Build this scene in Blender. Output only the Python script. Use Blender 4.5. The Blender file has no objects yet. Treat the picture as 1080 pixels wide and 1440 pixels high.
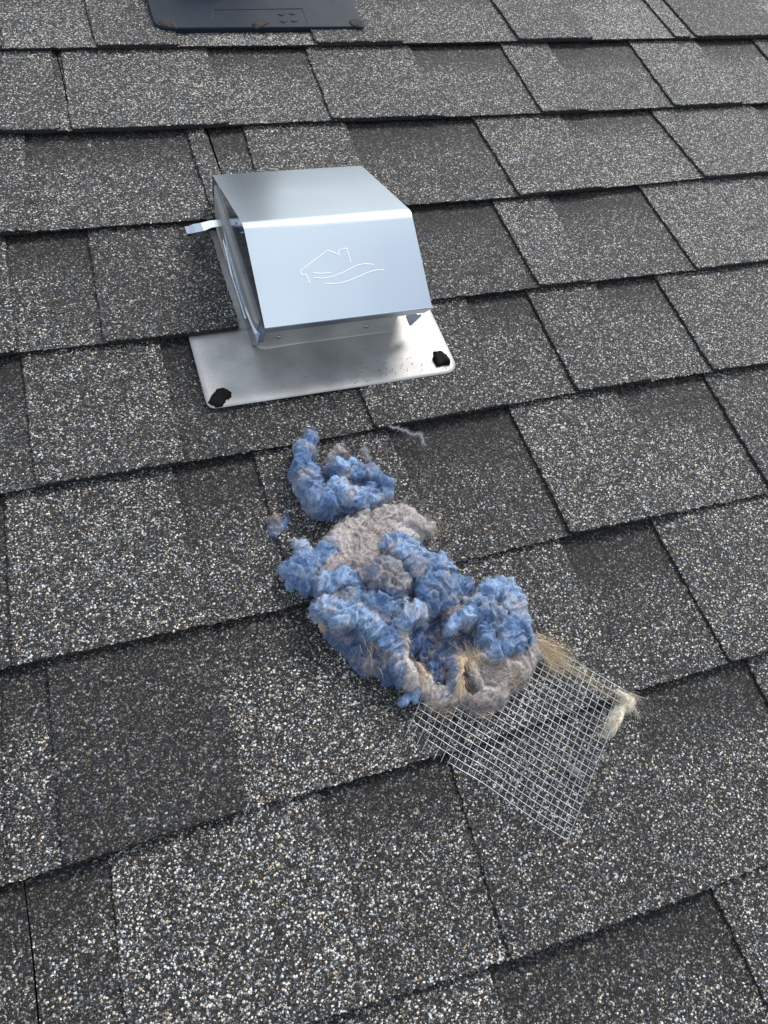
import bpy, math, random
import numpy as np
from mathutils import Vector, Matrix, noise
random.seed(7); rng = np.random.default_rng(7)
C = bpy.context.scene.collection
scene = bpy.context.scene

# ------------------------------------------------------------------ camera, sky, sun
PITCH = math.radians(20)
ROOF = Matrix.Rotation(PITCH, 4, 'X')          # roof space (x along the courses, y up the slope, z off the roof) -> world
CAM_R = np.array([[0.93678387, 0.19115748, -0.29307815], [-0.3030779, 0.86187025, -0.40659988], [0.17487073, 0.46972172, 0.86532175]])
CAM_C = np.array([0.0, -0.924755225, 0.575202138]); FPX = 1084.18
cd = bpy.data.cameras.new('camera'); cam = bpy.data.objects.new('camera', cd); C.objects.link(cam)
m = Matrix([[*CAM_R[i], CAM_C[i]] for i in range(3)] + [[0, 0, 0, 1]])
cam.matrix_world = ROOF @ m
cd.sensor_fit = 'VERTICAL'; cd.sensor_height = 24; cd.sensor_width = 18
cd.lens = FPX / 1440 * 24; cd.clip_start = 0.01; cd.clip_end = 500
scene.camera = cam

SUN_EL, SUN_AZ = math.radians(52), math.radians(62)    # az measured clockwise from +Y (up the slope) towards +X
w = bpy.data.worlds.new('World'); scene.world = w; w.use_nodes = True
nt = w.node_tree; nt.nodes.clear()
def N(nt, t, **k):
    n = nt.nodes.new(t)
    for a, b in k.items():
        if a.startswith('i_'):
            key = a[2:]
            n.inputs[int(key) if key.isdigit() else key.replace('_', ' ')].default_value = b
        else: setattr(n, a, b)
    return n
def LK(nt, a, b): nt.links.new(a, b)
wo = N(nt, 'ShaderNodeOutputWorld'); bg = N(nt, 'ShaderNodeBackground'); sky = N(nt, 'ShaderNodeTexSky', sky_type='NISHITA')
sky.sun_disc = False; sky.sun_elevation = SUN_EL; sky.sun_rotation = SUN_AZ; sky.dust_density = 1.2; sky.air_density = 1.0
# broken white cloud over the blue
tc = N(nt, 'ShaderNodeTexCoord'); cn = N(nt, 'ShaderNodeTexNoise', i_Scale=2.2, i_Detail=4.0, i_Roughness=0.5)
cr = N(nt, 'ShaderNodeValToRGB'); cr.color_ramp.elements[0].position = 0.44; cr.color_ramp.elements[1].position = 0.58
cr.color_ramp.elements[0].color = (0.12, 0.12, 0.12, 1)
mx = N(nt, 'ShaderNodeMixRGB'); mx.inputs[2].default_value = (11.6, 12.4, 13.0, 1)
mp = N(nt, 'ShaderNodeMapping'); mp.inputs['Location'].default_value = (3.1, 1.0, 0.5); LK(nt, tc.outputs['Generated'], mp.inputs[0]); LK(nt, mp.outputs[0], cn.inputs['Vector']); LK(nt, cn.outputs[0], cr.inputs[0]); LK(nt, cr.outputs[0], mx.inputs[0])
LK(nt, sky.outputs[0], mx.inputs[1]); LK(nt, mx.outputs[0], bg.inputs[0]); bg.inputs[1].default_value = 0.092
LK(nt, bg.outputs[0], wo.inputs[0])
sd = bpy.data.lights.new('sun', 'SUN'); sd.energy = 2.6; sd.angle = math.radians(20); sd.color = (1, 0.95, 0.88)
so = bpy.data.objects.new('sun', sd); C.objects.link(so)
sdir = Vector((math.sin(SUN_AZ) * math.cos(SUN_EL), math.cos(SUN_AZ) * math.cos(SUN_EL), math.sin(SUN_EL)))
so.rotation_euler = (-sdir).to_track_quat('-Z', 'Y').to_euler(); so.location = sdir * 5
scene.view_settings.view_transform = 'Standard'; scene.view_settings.look = 'None'; scene.view_settings.gamma = 1
scene.view_settings.use_curve_mapping = False; scene.view_settings.exposure = 0.50

# ------------------------------------------------------------------ helpers
def ray(x, y): return CAM_R @ np.array([x - 540, -(y - 720), -FPX])
def P(x, y, z=0.0):
    """where the roof-space level z lies along the line of sight used when measuring the photo"""
    d = ray(x, y); return CAM_C + d * (z - CAM_C[2]) / d[2]
def PP(x, y, o, n):
    d = ray(x, y); n = np.array(n); return CAM_C + d * (np.dot(np.array(o) - CAM_C, n) / np.dot(d, n))
def thing(name, base, label, cat, group=None):
    o = bpy.data.objects.new(name, None); C.objects.link(o); o.empty_display_size = .02
    o.matrix_world = ROOF @ Matrix.Translation(Vector(base)); o['label'] = label; o['category'] = cat
    if group: o['group'] = group
    o['base'] = list(map(float, base)); return o
BASE = {}
def mesh_obj(name, verts, faces, mat, parent=None, smooth=False, base=None, mats=None, fmat=None):
    if parent is not None: b = BASE.get(parent.name, None) or list(parent['base']); 
    else: b = list(base) if base is not None else [0, 0, 0]
    v = np.asarray(verts, dtype=float) - np.array(b)
    me = bpy.data.meshes.new(name); me.from_pydata(v.tolist(), [], faces)
    for mm in (mats or [mat]): me.materials.append(mm)
    if fmat is not None: me.polygons.foreach_set('material_index', fmat)
    if smooth: me.polygons.foreach_set('use_smooth', [True] * len(me.polygons))
    me.update(); o = bpy.data.objects.new(name, me); C.objects.link(o)
    if parent is not None: o.parent = parent; BASE[o.name] = b
    else: o.matrix_world = ROOF @ Matrix.Translation(Vector(b)); BASE[o.name] = b
    return o
def box(c0, c1, V, F):
    n = len(V)
    for z in (c0[2], c1[2]):
        for x, y in ((c0[0], c0[1]), (c1[0], c0[1]), (c1[0], c1[1]), (c0[0], c1[1])): V.append((x, y, z))
    F += [(n, n + 3, n + 2, n + 1), (n + 4, n + 5, n + 6, n + 7)] + [(n + i, n + (i + 1) % 4, n + 4 + (i + 1) % 4, n + 4 + i) for i in range(4)]
def tube(pts, r, V, F, k=6, rr=None):
    pts = [Vector(p) for p in pts]; n0 = len(V)
    for i, p in enumerate(pts):
        t = (pts[min(i + 1, len(pts) - 1)] - pts[max(i - 1, 0)]).normalized()
        a = t.cross(Vector((0.13, 0.21, 0.97))).normalized(); b = t.cross(a)
        q = r if rr is None else rr[i]
        for j in range(k):
            an = 2 * math.pi * j / k; V.append(tuple(p + (a * math.cos(an) + b * math.sin(an)) * q))
    for i in range(len(pts) - 1):
        for j in range(k):
            F.append((n0 + i * k + j, n0 + i * k + (j + 1) % k, n0 + (i + 1) * k + (j + 1) % k, n0 + (i + 1) * k + j))
    F.append(tuple(n0 + j for j in range(k))[::-1]); F.append(tuple(n0 + (len(pts) - 1) * k + j for j in range(k)))
def resample(pts, n):
    p = np.array(pts, float); d = np.r_[0, np.cumsum(np.linalg.norm(np.diff(p[:, :2], axis=0), axis=1))]
    # Catmull-Rom through the control points
    out = []
    for s in np.linspace(0, d[-1], n):
        i = min(np.searchsorted(d, s, side='right') - 1, len(p) - 2); t = (s - d[i]) / max(1e-9, d[i + 1] - d[i])
        p0, p1, p2, p3 = p[max(i - 1, 0)], p[i], p[i + 1], p[min(i + 2, len(p) - 1)]
        out.append(.5 * ((2 * p1) + (p2 - p0) * t + (2 * p0 - 5 * p1 + 4 * p2 - p3) * t ** 2 + (3 * p1 - p0 - 3 * p2 + p3) * t ** 3))
    return np.array(out)

# ------------------------------------------------------------------ materials
def newmat(name):
    m = bpy.data.materials.new(name); m.use_nodes = True; t = m.node_tree; b = t.nodes['Principled BSDF']; return m, t, b
def ramp(t, stops, interp='LINEAR'):
    r = N(t, 'ShaderNodeValToRGB'); r.color_ramp.interpolation = interp; e = r.color_ramp.elements
    while len(e) > 1: e.remove(e[-1])
    e[0].position = stops[0][0]; e[0].color = (*stops[0][1], 1)
    for p, c in stops[1:]:
        x = e.new(p); x.color = (*c, 1)
    return r
def math_(t, op, a, b=None, c=None):
    n = N(t, 'ShaderNodeMath', operation=op)
    for i, v in enumerate((a, b, c)):
        if v is None: continue
        if isinstance(v, (int, float)): n.inputs[i].default_value = v
        else: LK(t, v, n.inputs[i])
    return n.outputs[0]

def granule_mat():
    m, t, b = newmat('shingle_granules')
    co = N(t, 'ShaderNodeTexCoord'); at = N(t, 'ShaderNodeAttribute', attribute_name='light')
    # wobble so that the grains are not neat cells
    nz = N(t, 'ShaderNodeTexNoise', i_Scale=900.0, i_Detail=1.0)
    LK(t, co.outputs['Object'], nz.inputs['Vector'])
    va = N(t, 'ShaderNodeVectorMath', operation='SCALE'); va.inputs['Scale'].default_value = 0.0016
    LK(t, nz.outputs['Color'], va.inputs[0])
    vb = N(t, 'ShaderNodeVectorMath', operation='ADD'); LK(t, co.outputs['Object'], vb.inputs[0]); LK(t, va.outputs[0], vb.inputs[1])
    v1 = N(t, 'ShaderNodeTexVoronoi', i_Scale=690.0); v2 = N(t, 'ShaderNodeTexVoronoi', i_Scale=1050.0)
    v1.inputs['Randomness'].default_value = 1.0
    LK(t, vb.outputs[0], v1.inputs['Vector']); LK(t, vb.outputs[0], v2.inputs['Vector'])
    s1 = N(t, 'ShaderNodeSeparateColor'); LK(t, v1.outputs['Color'], s1.inputs[0])
    s2 = N(t, 'ShaderNodeSeparateColor'); LK(t, v2.outputs['Color'], s2.inputs[0])
    # broad blotches where the blend of light and dark grains drifts
    n2 = N(t, 'ShaderNodeTexNoise', i_Scale=26.0, i_Detail=6.0, i_Roughness=0.7); LK(t, co.outputs['Object'], n2.inputs['Vector'])
    n3 = N(t, 'ShaderNodeTexNoise', i_Scale=160.0, i_Detail=3.0); LK(t, co.outputs['Object'], n3.inputs['Vector'])
    drift = math_(t, 'MULTIPLY', math_(t, 'SUBTRACT', n2.outputs[0], 0.5), 0.55)
    drift2 = math_(t, 'MULTIPLY', math_(t, 'SUBTRACT', n3.outputs[0], 0.5), 0.45)
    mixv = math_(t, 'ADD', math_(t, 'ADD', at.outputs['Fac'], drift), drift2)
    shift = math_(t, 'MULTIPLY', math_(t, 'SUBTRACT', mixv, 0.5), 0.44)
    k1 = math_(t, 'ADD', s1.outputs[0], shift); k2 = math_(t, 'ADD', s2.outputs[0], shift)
    st = [(0.0, (.010, .0096, .0096)), (.30, (.020, .0190, .0186)), (.52, (.042, .039, .038)), (.66, (.086, .081, .079)), (.76, (.13, .13, .135)),
          (.86, (.26, .252, .245)), (.93, (.46, .447, .43)), (1.0, (.78, .755, .71))]
    r1 = ramp(t, st); LK(t, k1, r1.inputs[0])
    r2 = ramp(t, st); LK(t, k2, r2.inputs[0])
    # some grains are tan, some bluish
    tint = ramp(t, [(0.0, (1.0, .78, .52)), (.13, (1.0, .84, .64)), (.16, (1, 1, .99)), (.72, (1, 1, 1)), (.75, (.86, .95, 1.08)), (1, (.8, .93, 1.1))]); LK(t, s1.outputs[1], tint.inputs[0])
    big = math_(t, 'GREATER_THAN', s1.outputs[2], 0.42)
    mixc = N(t, 'ShaderNodeMixRGB'); LK(t, big, mixc.inputs[0]); LK(t, r2.outputs[0], mixc.inputs[1]); LK(t, r1.outputs[0], mixc.inputs[2])
    mul = N(t, 'ShaderNodeMixRGB', blend_type='MULTIPLY'); mul.inputs[0].default_value = 1; LK(t, mixc.outputs[0], mul.inputs[1]); LK(t, tint.outputs[0], mul.inputs[2])
    dd = N(t, 'ShaderNodeMixRGB'); LK(t, big, dd.inputs[0]); LK(t, v2.outputs['Distance'], dd.inputs[1]); LK(t, v1.outputs['Distance'], dd.inputs[2])
    gap = ramp(t, [(.44, (1, 1, 1)), (.72, (.14, .14, .14))]); LK(t, dd.outputs[0], gap.inputs[0])      # bitumen between the grains
    mg = N(t, 'ShaderNodeMixRGB', blend_type='MULTIPLY'); mg.inputs[0].default_value = 1; LK(t, mul.outputs[0], mg.inputs[1]); LK(t, gap.outputs[0], mg.inputs[2])
    LK(t, mg.outputs[0], b.inputs['Base Color'])
    b.inputs['Roughness'].default_value = 0.6; b.inputs['Specular IOR Level'].default_value = 0.34
    d1 = math_(t, 'SUBTRACT', 1.0, math_(t, 'MULTIPLY', v1.outputs['Distance'], 1.3)); d2 = math_(t, 'SUBTRACT', 0.8, math_(t, 'MULTIPLY', v2.outputs['Distance'], 1.3))
    hm = N(t, 'ShaderNodeMixRGB'); LK(t, big, hm.inputs[0]); LK(t, d2, hm.inputs[1]); LK(t, d1, hm.inputs[2])
    hh = math_(t, 'ADD', hm.outputs[0], math_(t, 'MULTIPLY', s1.outputs[0], 0.5))
    bp = N(t, 'ShaderNodeBump', i_Strength=0.9, i_Distance=0.0011); LK(t, hh, bp.inputs['Height']); LK(t, bp.outputs[0], b.inputs['Normal'])
    return m
M_GRAN = granule_mat()
def plain(name, col, rough=.6, metal=0., bump=None, var=None, spec=.5):
    m, t, b = newmat(name); b.inputs['Roughness'].default_value = rough; b.inputs['Metallic'].default_value = metal
    b.inputs['Specular IOR Level'].default_value = spec
    co = N(t, 'ShaderNodeTexCoord')
    if var:
        n = N(t, 'ShaderNodeTexNoise', i_Scale=var[0], i_Detail=6.0, i_Roughness=.65); LK(t, co.outputs['Object'], n.inputs['Vector'])
        r = ramp(t, [(.25, tuple(c * (1 - var[1]) for c in col)), (.75, tuple(min(1, c * (1 + var[1])) for c in col))]); LK(t, n.outputs[0], r.inputs[0]); LK(t, r.outputs[0], b.inputs['Base Color'])
    else: b.inputs['Base Color'].default_value = (*col, 1)
    if bump:
        n = N(t, 'ShaderNodeTexNoise', i_Scale=bump[0], i_Detail=5.0); LK(t, co.outputs['Object'], n.inputs['Vector'])
        bp = N(t, 'ShaderNodeBump', i_Strength=.8, i_Distance=bump[1]); LK(t, n.outputs[0], bp.inputs['Height']); LK(t, bp.outputs[0], b.inputs['Normal'])
    return m
M_ASPH = plain('asphalt_edge', (.012, .012, .013), .75, bump=(700, .0008))
M_TAR = plain('black_sealant', (.004, .004, .004), .7, bump=(350, .0006), spec=.1)
M_DECK = plain('underlayment', (.02, .02, .02), .9)
M_WIRE = plain('galvanised_wire', (.56, .59, .64), .42, .85, var=(90, .45))
M_BOOT = plain('navy_plastic', (.009, .016, .028), .5, bump=(300, .0003), var=(40, .35), spec=.2)
M_LOGO = plain('scored_line', (.93, .94, .95), .5, .15)
def metal_mat(name, col, rough, dirt, speck, spread=.14):
    m, t, b = newmat(name); b.inputs['Metallic'].default_value = 1.0
    co = N(t, 'ShaderNodeTexCoord')
    n1 = N(t, 'ShaderNodeTexNoise', i_Scale=14.0, i_Detail=7.0 if speck > .1 else 1.5, i_Roughness=.6); LK(t, co.outputs['Object'], n1.inputs['Vector'])
    n2 = N(t, 'ShaderNodeTexNoise', i_Scale=420.0, i_Detail=3.0, i_Roughness=.7); LK(t, co.outputs['Object'], n2.inputs['Vector'])
    r = ramp(t, [(.3 if speck > .1 else 0., tuple(c * (1 - dirt) for c in col)), (.62 if speck > .1 else 1., col)]); LK(t, n1.outputs[0], r.inputs[0])
    # fine dust specks
    r2 = ramp(t, [(.0, (.32, .31, .3)), (speck, (.5, .49, .48)), (speck + .06, (1, 1, 1))]); LK(t, n2.outputs[0], r2.inputs[0])
    mu = N(t, 'ShaderNodeMixRGB', blend_type='MULTIPLY'); mu.inputs[0].default_value = .8 if speck > .1 else 0; LK(t, r.outputs[0], mu.inputs[1]); LK(t, r2.outputs[0], mu.inputs[2])
    LK(t, mu.outputs[0], b.inputs['Base Color'])
    rr = N(t, 'ShaderNodeMapRange'); rr.inputs[3].default_value = rough + spread; rr.inputs[4].default_value = max(.01, rough - .05); LK(t, n1.outputs[0], rr.inputs[0]); b.inputs['Roughness'].default_value = rough + .04
    if speck > .1: LK(t, rr.outputs[0], b.inputs['Roughness'])
    bp = N(t, 'ShaderNodeBump', i_Strength=.35 if speck > .1 else .0, i_Distance=.0003); LK(t, n2.outputs[0], bp.inputs['Height'])
    n4 = N(t, 'ShaderNodeTexNoise', i_Scale=9.0, i_Detail=1.0); LK(t, co.outputs['Object'], n4.inputs['Vector'])
    bq = N(t, 'ShaderNodeBump', i_Strength=.22, i_Distance=.004); LK(t, n4.outputs[0], bq.inputs['Height']); LK(t, bq.outputs[0], bp.inputs['Normal'])
    LK(t, bp.outputs[0], b.inputs['Normal'])
    return m
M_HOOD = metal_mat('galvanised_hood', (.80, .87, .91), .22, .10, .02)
M_SHADED = metal_mat('galvanised_shaded', (.32, .36, .43), .10, .3, .2, .06)  # same metal as the hood, dim roof reflection put into a darker colour
M_FLANGE = metal_mat('dusty_flange', (.50, .495, .49), .56, .40, .30)
M_FLANGE.node_tree.nodes['Principled BSDF'].inputs['Metallic'].default_value = .72
def lint_mat(name, rough=.95):
    m, t, b = newmat(name); b.inputs['Roughness'].default_value = rough; b.inputs['Specular IOR Level'].default_value = .08
    at = N(t, 'ShaderNodeAttribute', attribute_name='tint'); co = N(t, 'ShaderNodeTexCoord')
    n = N(t, 'ShaderNodeTexNoise', i_Scale=500.0, i_Detail=4.0, i_Roughness=.75); LK(t, co.outputs['Object'], n.inputs['Vector'])
    r = ramp(t, [(.3, (.62, .62, .64)), (.7, (1.25, 1.25, 1.22))]); LK(t, n.outputs[0], r.inputs[0])
    mu = N(t, 'ShaderNodeMixRGB', blend_type='MULTIPLY'); mu.inputs[0].default_value = 1; LK(t, at.outputs['Color'], mu.inputs[1]); LK(t, r.outputs[0], mu.inputs[2])
    LK(t, mu.outputs[0], b.inputs['Base Color'])
    bp = N(t, 'ShaderNodeBump', i_Strength=.6, i_Distance=.0005); LK(t, n.outputs[0], bp.inputs['Height']); LK(t, bp.outputs[0], b.inputs['Normal'])
    b.inputs['Sheen Weight'].default_value = .15; b.inputs['Sheen Roughness'].default_value = .6
    return m
M_LINT = lint_mat('lint'); M_FIB = lint_mat('lint_fibre')

# ------------------------------------------------------------------ roof
E_ = 0.143; TT = 0.0030; TB = 0.0030
ZB0 = -0.0018; SL = 0.0072        # backing top at its lower edge, fall over one exposure
def edge_fn(pts, v0):
    q = sorted((float(P(x, y)[0]), float(P(x, y)[1])) for x, y in pts)
    us = [a for a, _ in q]; vs = [b for _, b in q]
    def f(u):
        base = np.interp(u, us, vs)
        return base
    return f
LINES = {0: [(0, 66), (250, 63), (440, 61), (780, 55), (1080, 50)], 1: [(0, 184), (180, 180), (460, 168), (750, 158), (1080, 143)],
         2: [(0, 327), (300, 306), (730, 275), (990, 249)], 3: [(0, 497), (270, 468), (610, 420), (760, 402), (980, 378), (1080, 366)],
         4: [(0, 692), (420, 622), (800, 552), (1000, 521), (1080, 511)], 5: [(0, 940), (420, 850), (640, 790), (800, 752), (1080, 692)],
         6: [(0, 1247), (340, 1140), (620, 1062), (890, 972), (1080, 916)], 7: [(390, 1452), (720, 1350), (1005, 1247), (1080, 1214)]}
EDGE = {}
for k in range(-6, 12):
    EDGE[k] = edge_fn(LINES[k], -k * E_) if k in LINES else (lambda u, k=k: -k * E_)
# tabs: for each course (left top, left bottom, right top, right bottom) pixel x positions on its upper and lower lines, amount of light grains
def ly(k, x):
    pts = LINES.get(k)
    xs = [a for a, _ in pts]; ys = [b for _, b in pts]
    if x < xs[0]: return ys[0] + (x - xs[0]) * (ys[1] - ys[0]) / (xs[1] - xs[0])
    if x > xs[-1]: return ys[-1] + (x - xs[-1]) * (ys[-1] - ys[-2]) / (xs[-1] - xs[-2])
    return float(np.interp(x, xs, ys))
def U(k, x): return float(P(x, ly(k, x))[0])
TABS = {  # course: list of (x_left_top, x_left_bottom, x_right_top, x_right_bottom, light); None = take the other one (square to the course)
 0: [(None, 135, None, 252, .62), (None, 445, None, 567, .6), (None, 730, None, 835, .62), (None, 950, None, 972, .8), (None, 979, None, 1110, .5)],
 1: [(None, -60, 71, 85, .66), (84, 101, 290, 322, .74), (430, 467, 577, 625, .66), (706, 762, 774, 827, .72), (888, 948, 982, 1045, .78), (1062, 1130, 1140, 1200, .6)],
 2: [(-90, -95, 33, 46, .62), (262, 300, 288, 330, .6), (346, 372, 487, 530, .66), (667, 730, 790, 850, .72), (918, 991, 1060, 1140, .74)],
 3: [(-110, -100, 5, 24, .6), (121, 147, 300, 326, .50), (694, 758, 772, 832, .74), (903, 979, 1085, 1160, .78)],
 4: [(27, 51, 223, 260, .60), (None, 527, 657, 717, .56), (742, 812, 838, 918, .62), (925, 1003, 1140, 1240, .7)],
 5: [(3, 18, 241, 295, .66), (356, 420, 545, 630, .55), (718, 803, 868, 960, .66), (994, 1085, 1180, 1250, .55)],
 6: [(-120, -110, -3, 6, .6), (62, 91, 298, 350, .30), (560, 655, 790, 890, .62), (919, 1027, 1210, 1330, .68)],
 7: [(152, 184, 447, 545, .78), (633, 718, 885, 1000, .58), (1062, 1165, 1300, 1400, .6)],
 8: [(330, None, 690, None, .76), (1006, None, 1230, None, .7)],
}
# light-grain share of the recessed layer, as (x on the upper line, value) from left to right
RECESS = {0: [(0, .5), (250, .62), (440, .66), (600, .45), (700, .45), (840, .55), (930, .7)], 1: [(0, .5), (290, .5), (435, .46), (580, .42), (700, .42), (780, .38), (890, .45), (990, .5)],
          2: [(0, .5), (35, .42), (260, .42), (295, .36), (345, .4), (490, .3), (660, .34), (800, .55), (900, .5)],
          3: [(0, .35), (10, .38), (120, .3), (250, .3), (330, .34), (580, .26), (690, .28), (780, .33), (900, .38)],
          4: [(0, .25), (25, .25), (225, .22), (480, .22), (650, .36), (740, .38), (850, .46), (920, .46)], 5: [(0, .3), (240, .34), (355, .36), (545, .26), (715, .26), (870, .5), (990, .42)],
          6: [(0, .4), (62, .4), (300, .50), (450, .5), (560, .3), (790, .32), (917, .36)], 7: [(0, .34), (25, .34), (150, .36), (447, .38), (560, .4), (630, .42), (885, .44), (1060, .4)],
          8: [(0, .5), (690, .42), (1000, .40)]}
JOINTS = {1: [78], 2: [291], 7: [30], 3: [None], 4: [None]}

root = mesh_obj('roof', [(-2.5, -2.5, -.016), (3, -2.5, -.016), (3, 2.0, -.016), (-2.5, 2.0, -.016), (-2.5, -2.5, -.03), (3, -2.5, -.03), (3, 2.0, -.03), (-2.5, 2.0, -.03)],
                [(0, 1, 2, 3), (7, 6, 5, 4), (0, 4, 5, 1), (1, 5, 6, 2), (2, 6, 7, 3), (3, 7, 4, 0)], M_GRAN)
root['kind'] = 'structure'; root['label'] = 'grey laminated asphalt shingle roof slope'

def ztop(v, vb, top=0): return ZB0 - SL * (v - vb) / E_ + top
CUT = (0.1200, 0.272, -0.445, -0.262)     # opening in the shingles round the vent body: u0, u1, v0, v1
def make_strip(k, u0, u1, rec):
    """one backing strip of a shingle: grid with a ragged lower edge"""
    du = .0022; n = max(2, int((u1 - u0) / du)); us = np.linspace(u0, u1, n + 1); fe = EDGE[k]; fu = EDGE[k - 1]
    lift = random.uniform(0, .0006)
    rows = [0, .01, .085, .118, .1405, .172]
    V = []; LT = []
    for j, rv in enumerate(rows):
        for i, u in enumerate(us):
            vb = float(fe(u)); v = vb + rv
            if j >= 4: v = float(fu(u)) + (rv - E_)
            if j == 0: v += random.gauss(0, .0005) + .0009 * noise.noise(Vector((u * 90, k * 3.1, 0)))
            uu = u + (random.gauss(0, .0003) if i in (0, n) else 0)
            V.append((uu, v, ztop(v, vb) + lift * (1 - rv / .17)))
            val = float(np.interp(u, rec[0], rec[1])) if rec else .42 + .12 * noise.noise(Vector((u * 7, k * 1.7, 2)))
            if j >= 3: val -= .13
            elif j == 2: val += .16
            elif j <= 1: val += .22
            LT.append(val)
    W = n + 1; F = []; FM = []
    for j in range(len(rows) - 1):
        for i in range(n):
            F.append((j * W + i, j * W + i + 1, (j + 1) * W + i + 1, (j + 1) * W + i)); FM.append(0)
    # thickness: lower edge and the two ends
    nb = len(V)
    for i in range(W): x = V[i]; V.append((x[0], x[1] + .0006, x[2] - TB)); LT.append(.3)
    for i in range(n): F.append((nb + i, nb + i + 1, i + 1, i)); FM.append(1)
    for i, sgn in ((0, 1), (n, -1)):
        nb2 = len(V)
        for j in range(len(rows)): x = V[j * W + i]; V.append((x[0], x[1], x[2] - TB)); LT.append(.3)
        for j in range(len(rows) - 1):
            q = (j * W + i, (j + 1) * W + i, nb2 + j + 1, nb2 + j); F.append(q if sgn > 0 else q[::-1]); FM.append(1)
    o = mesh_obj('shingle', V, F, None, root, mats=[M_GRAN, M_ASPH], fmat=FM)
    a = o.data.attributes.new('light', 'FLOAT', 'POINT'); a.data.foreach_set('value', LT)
    return o
def make_tab(k, parent, ulb, urb, ult, urt, light):
    """one raised tab glued on the strip, outline ragged like torn granules"""
    fe = EDGE[k]; fu = EDGE[k - 1]
    rad = .0035
    top = lambda u: float(fu(u)) + .022
    vt = lambda u: float(fe(u))
    pts = []
    # bottom edge from left to right (rounded lower corners), right side up, top, left side down
    nb = max(4, int((urb - ulb) / .0022))
    for i in range(nb + 1):
        f = i / nb; u = ulb + (urb - ulb) * f; c = 0
        d = min(u - ulb, urb - u)
        if d < rad: c = rad * (1 - math.sqrt(max(0, 1 - (1 - d / rad) ** 2)))
        pts.append((u, vt(u) + c - .0004, 1))
    frac = (E_ + .022) / E_
    un = ulb + (ult - ulb) * frac; um = urb + (urt - urb) * frac
    ns = 62
    for i in range(1, ns):
        f = i / ns; u = urb + (um - urb) * f; pts.append((u, vt(urb) + rad + (top(um) - vt(urb) - rad) * f, 1))
    pts.append((um, top(um), 0)); pts.append((un, top(un), 0))
    for i in range(ns - 1, 0, -1):
        f = i / ns; u = ulb + (un - ulb) * f; pts.append((u, vt(ulb) + rad + (top(un) - vt(ulb) - rad) * f, 1))
    lift = random.uniform(.0002, .0010)
    V = []; n = len(pts); vb0 = .5 * (vt(ulb) + vt(urb))
    ph = random.random() * 50
    jit = []
    for i, (u, v, e) in enumerate(pts):
        a, b = (random.gauss(0, .00042), random.gauss(0, .00042)) if e else (0, 0)
        b += e * .0008 * noise.noise(Vector((u * 80, v * 80, ph))); a += e * .0008 * noise.noise(Vector((u * 80, v * 80, ph + 9)))
        jit.append((u + a, v + b))
    def zz(u, v): return ZB0 - SL * (v - vb0) / E_ + lift * (1 - (v - vb0) / .17)
    cx = sum(a for a, _ in jit) / n; cy = sum(b for _, b in jit) / n
    for (u, v) in jit:
        du, dv = u - cx, v - cy; 
        V.append((u - math.copysign(min(.0007, abs(du)), du), v - math.copysign(min(.0007, abs(dv)), dv), zz(u, v) + TT))
    for (u, v) in jit: V.append((u, v, zz(u, v) + TT - .0007))
    for (u, v) in jit: V.append((u, v, zz(u, v) - .0022))
    F = [tuple(range(n))]; FM = [0]
    for r in (0, 1):
        for i in range(n):
            j = (i + 1) % n; F.append(((r + 1) * n + i, (r + 1) * n + j, r * n + j, r * n + i)); FM.append(0 if r == 0 else 1)
    o = mesh_obj('shingle_tab', V, F, None, parent, mats=[M_GRAN, M_ASPH], fmat=FM)
    a = o.data.attributes.new('light', 'FLOAT', 'POINT'); a.data.foreach_set('value', [light * .8 + .085] * len(V))
    return o

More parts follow.
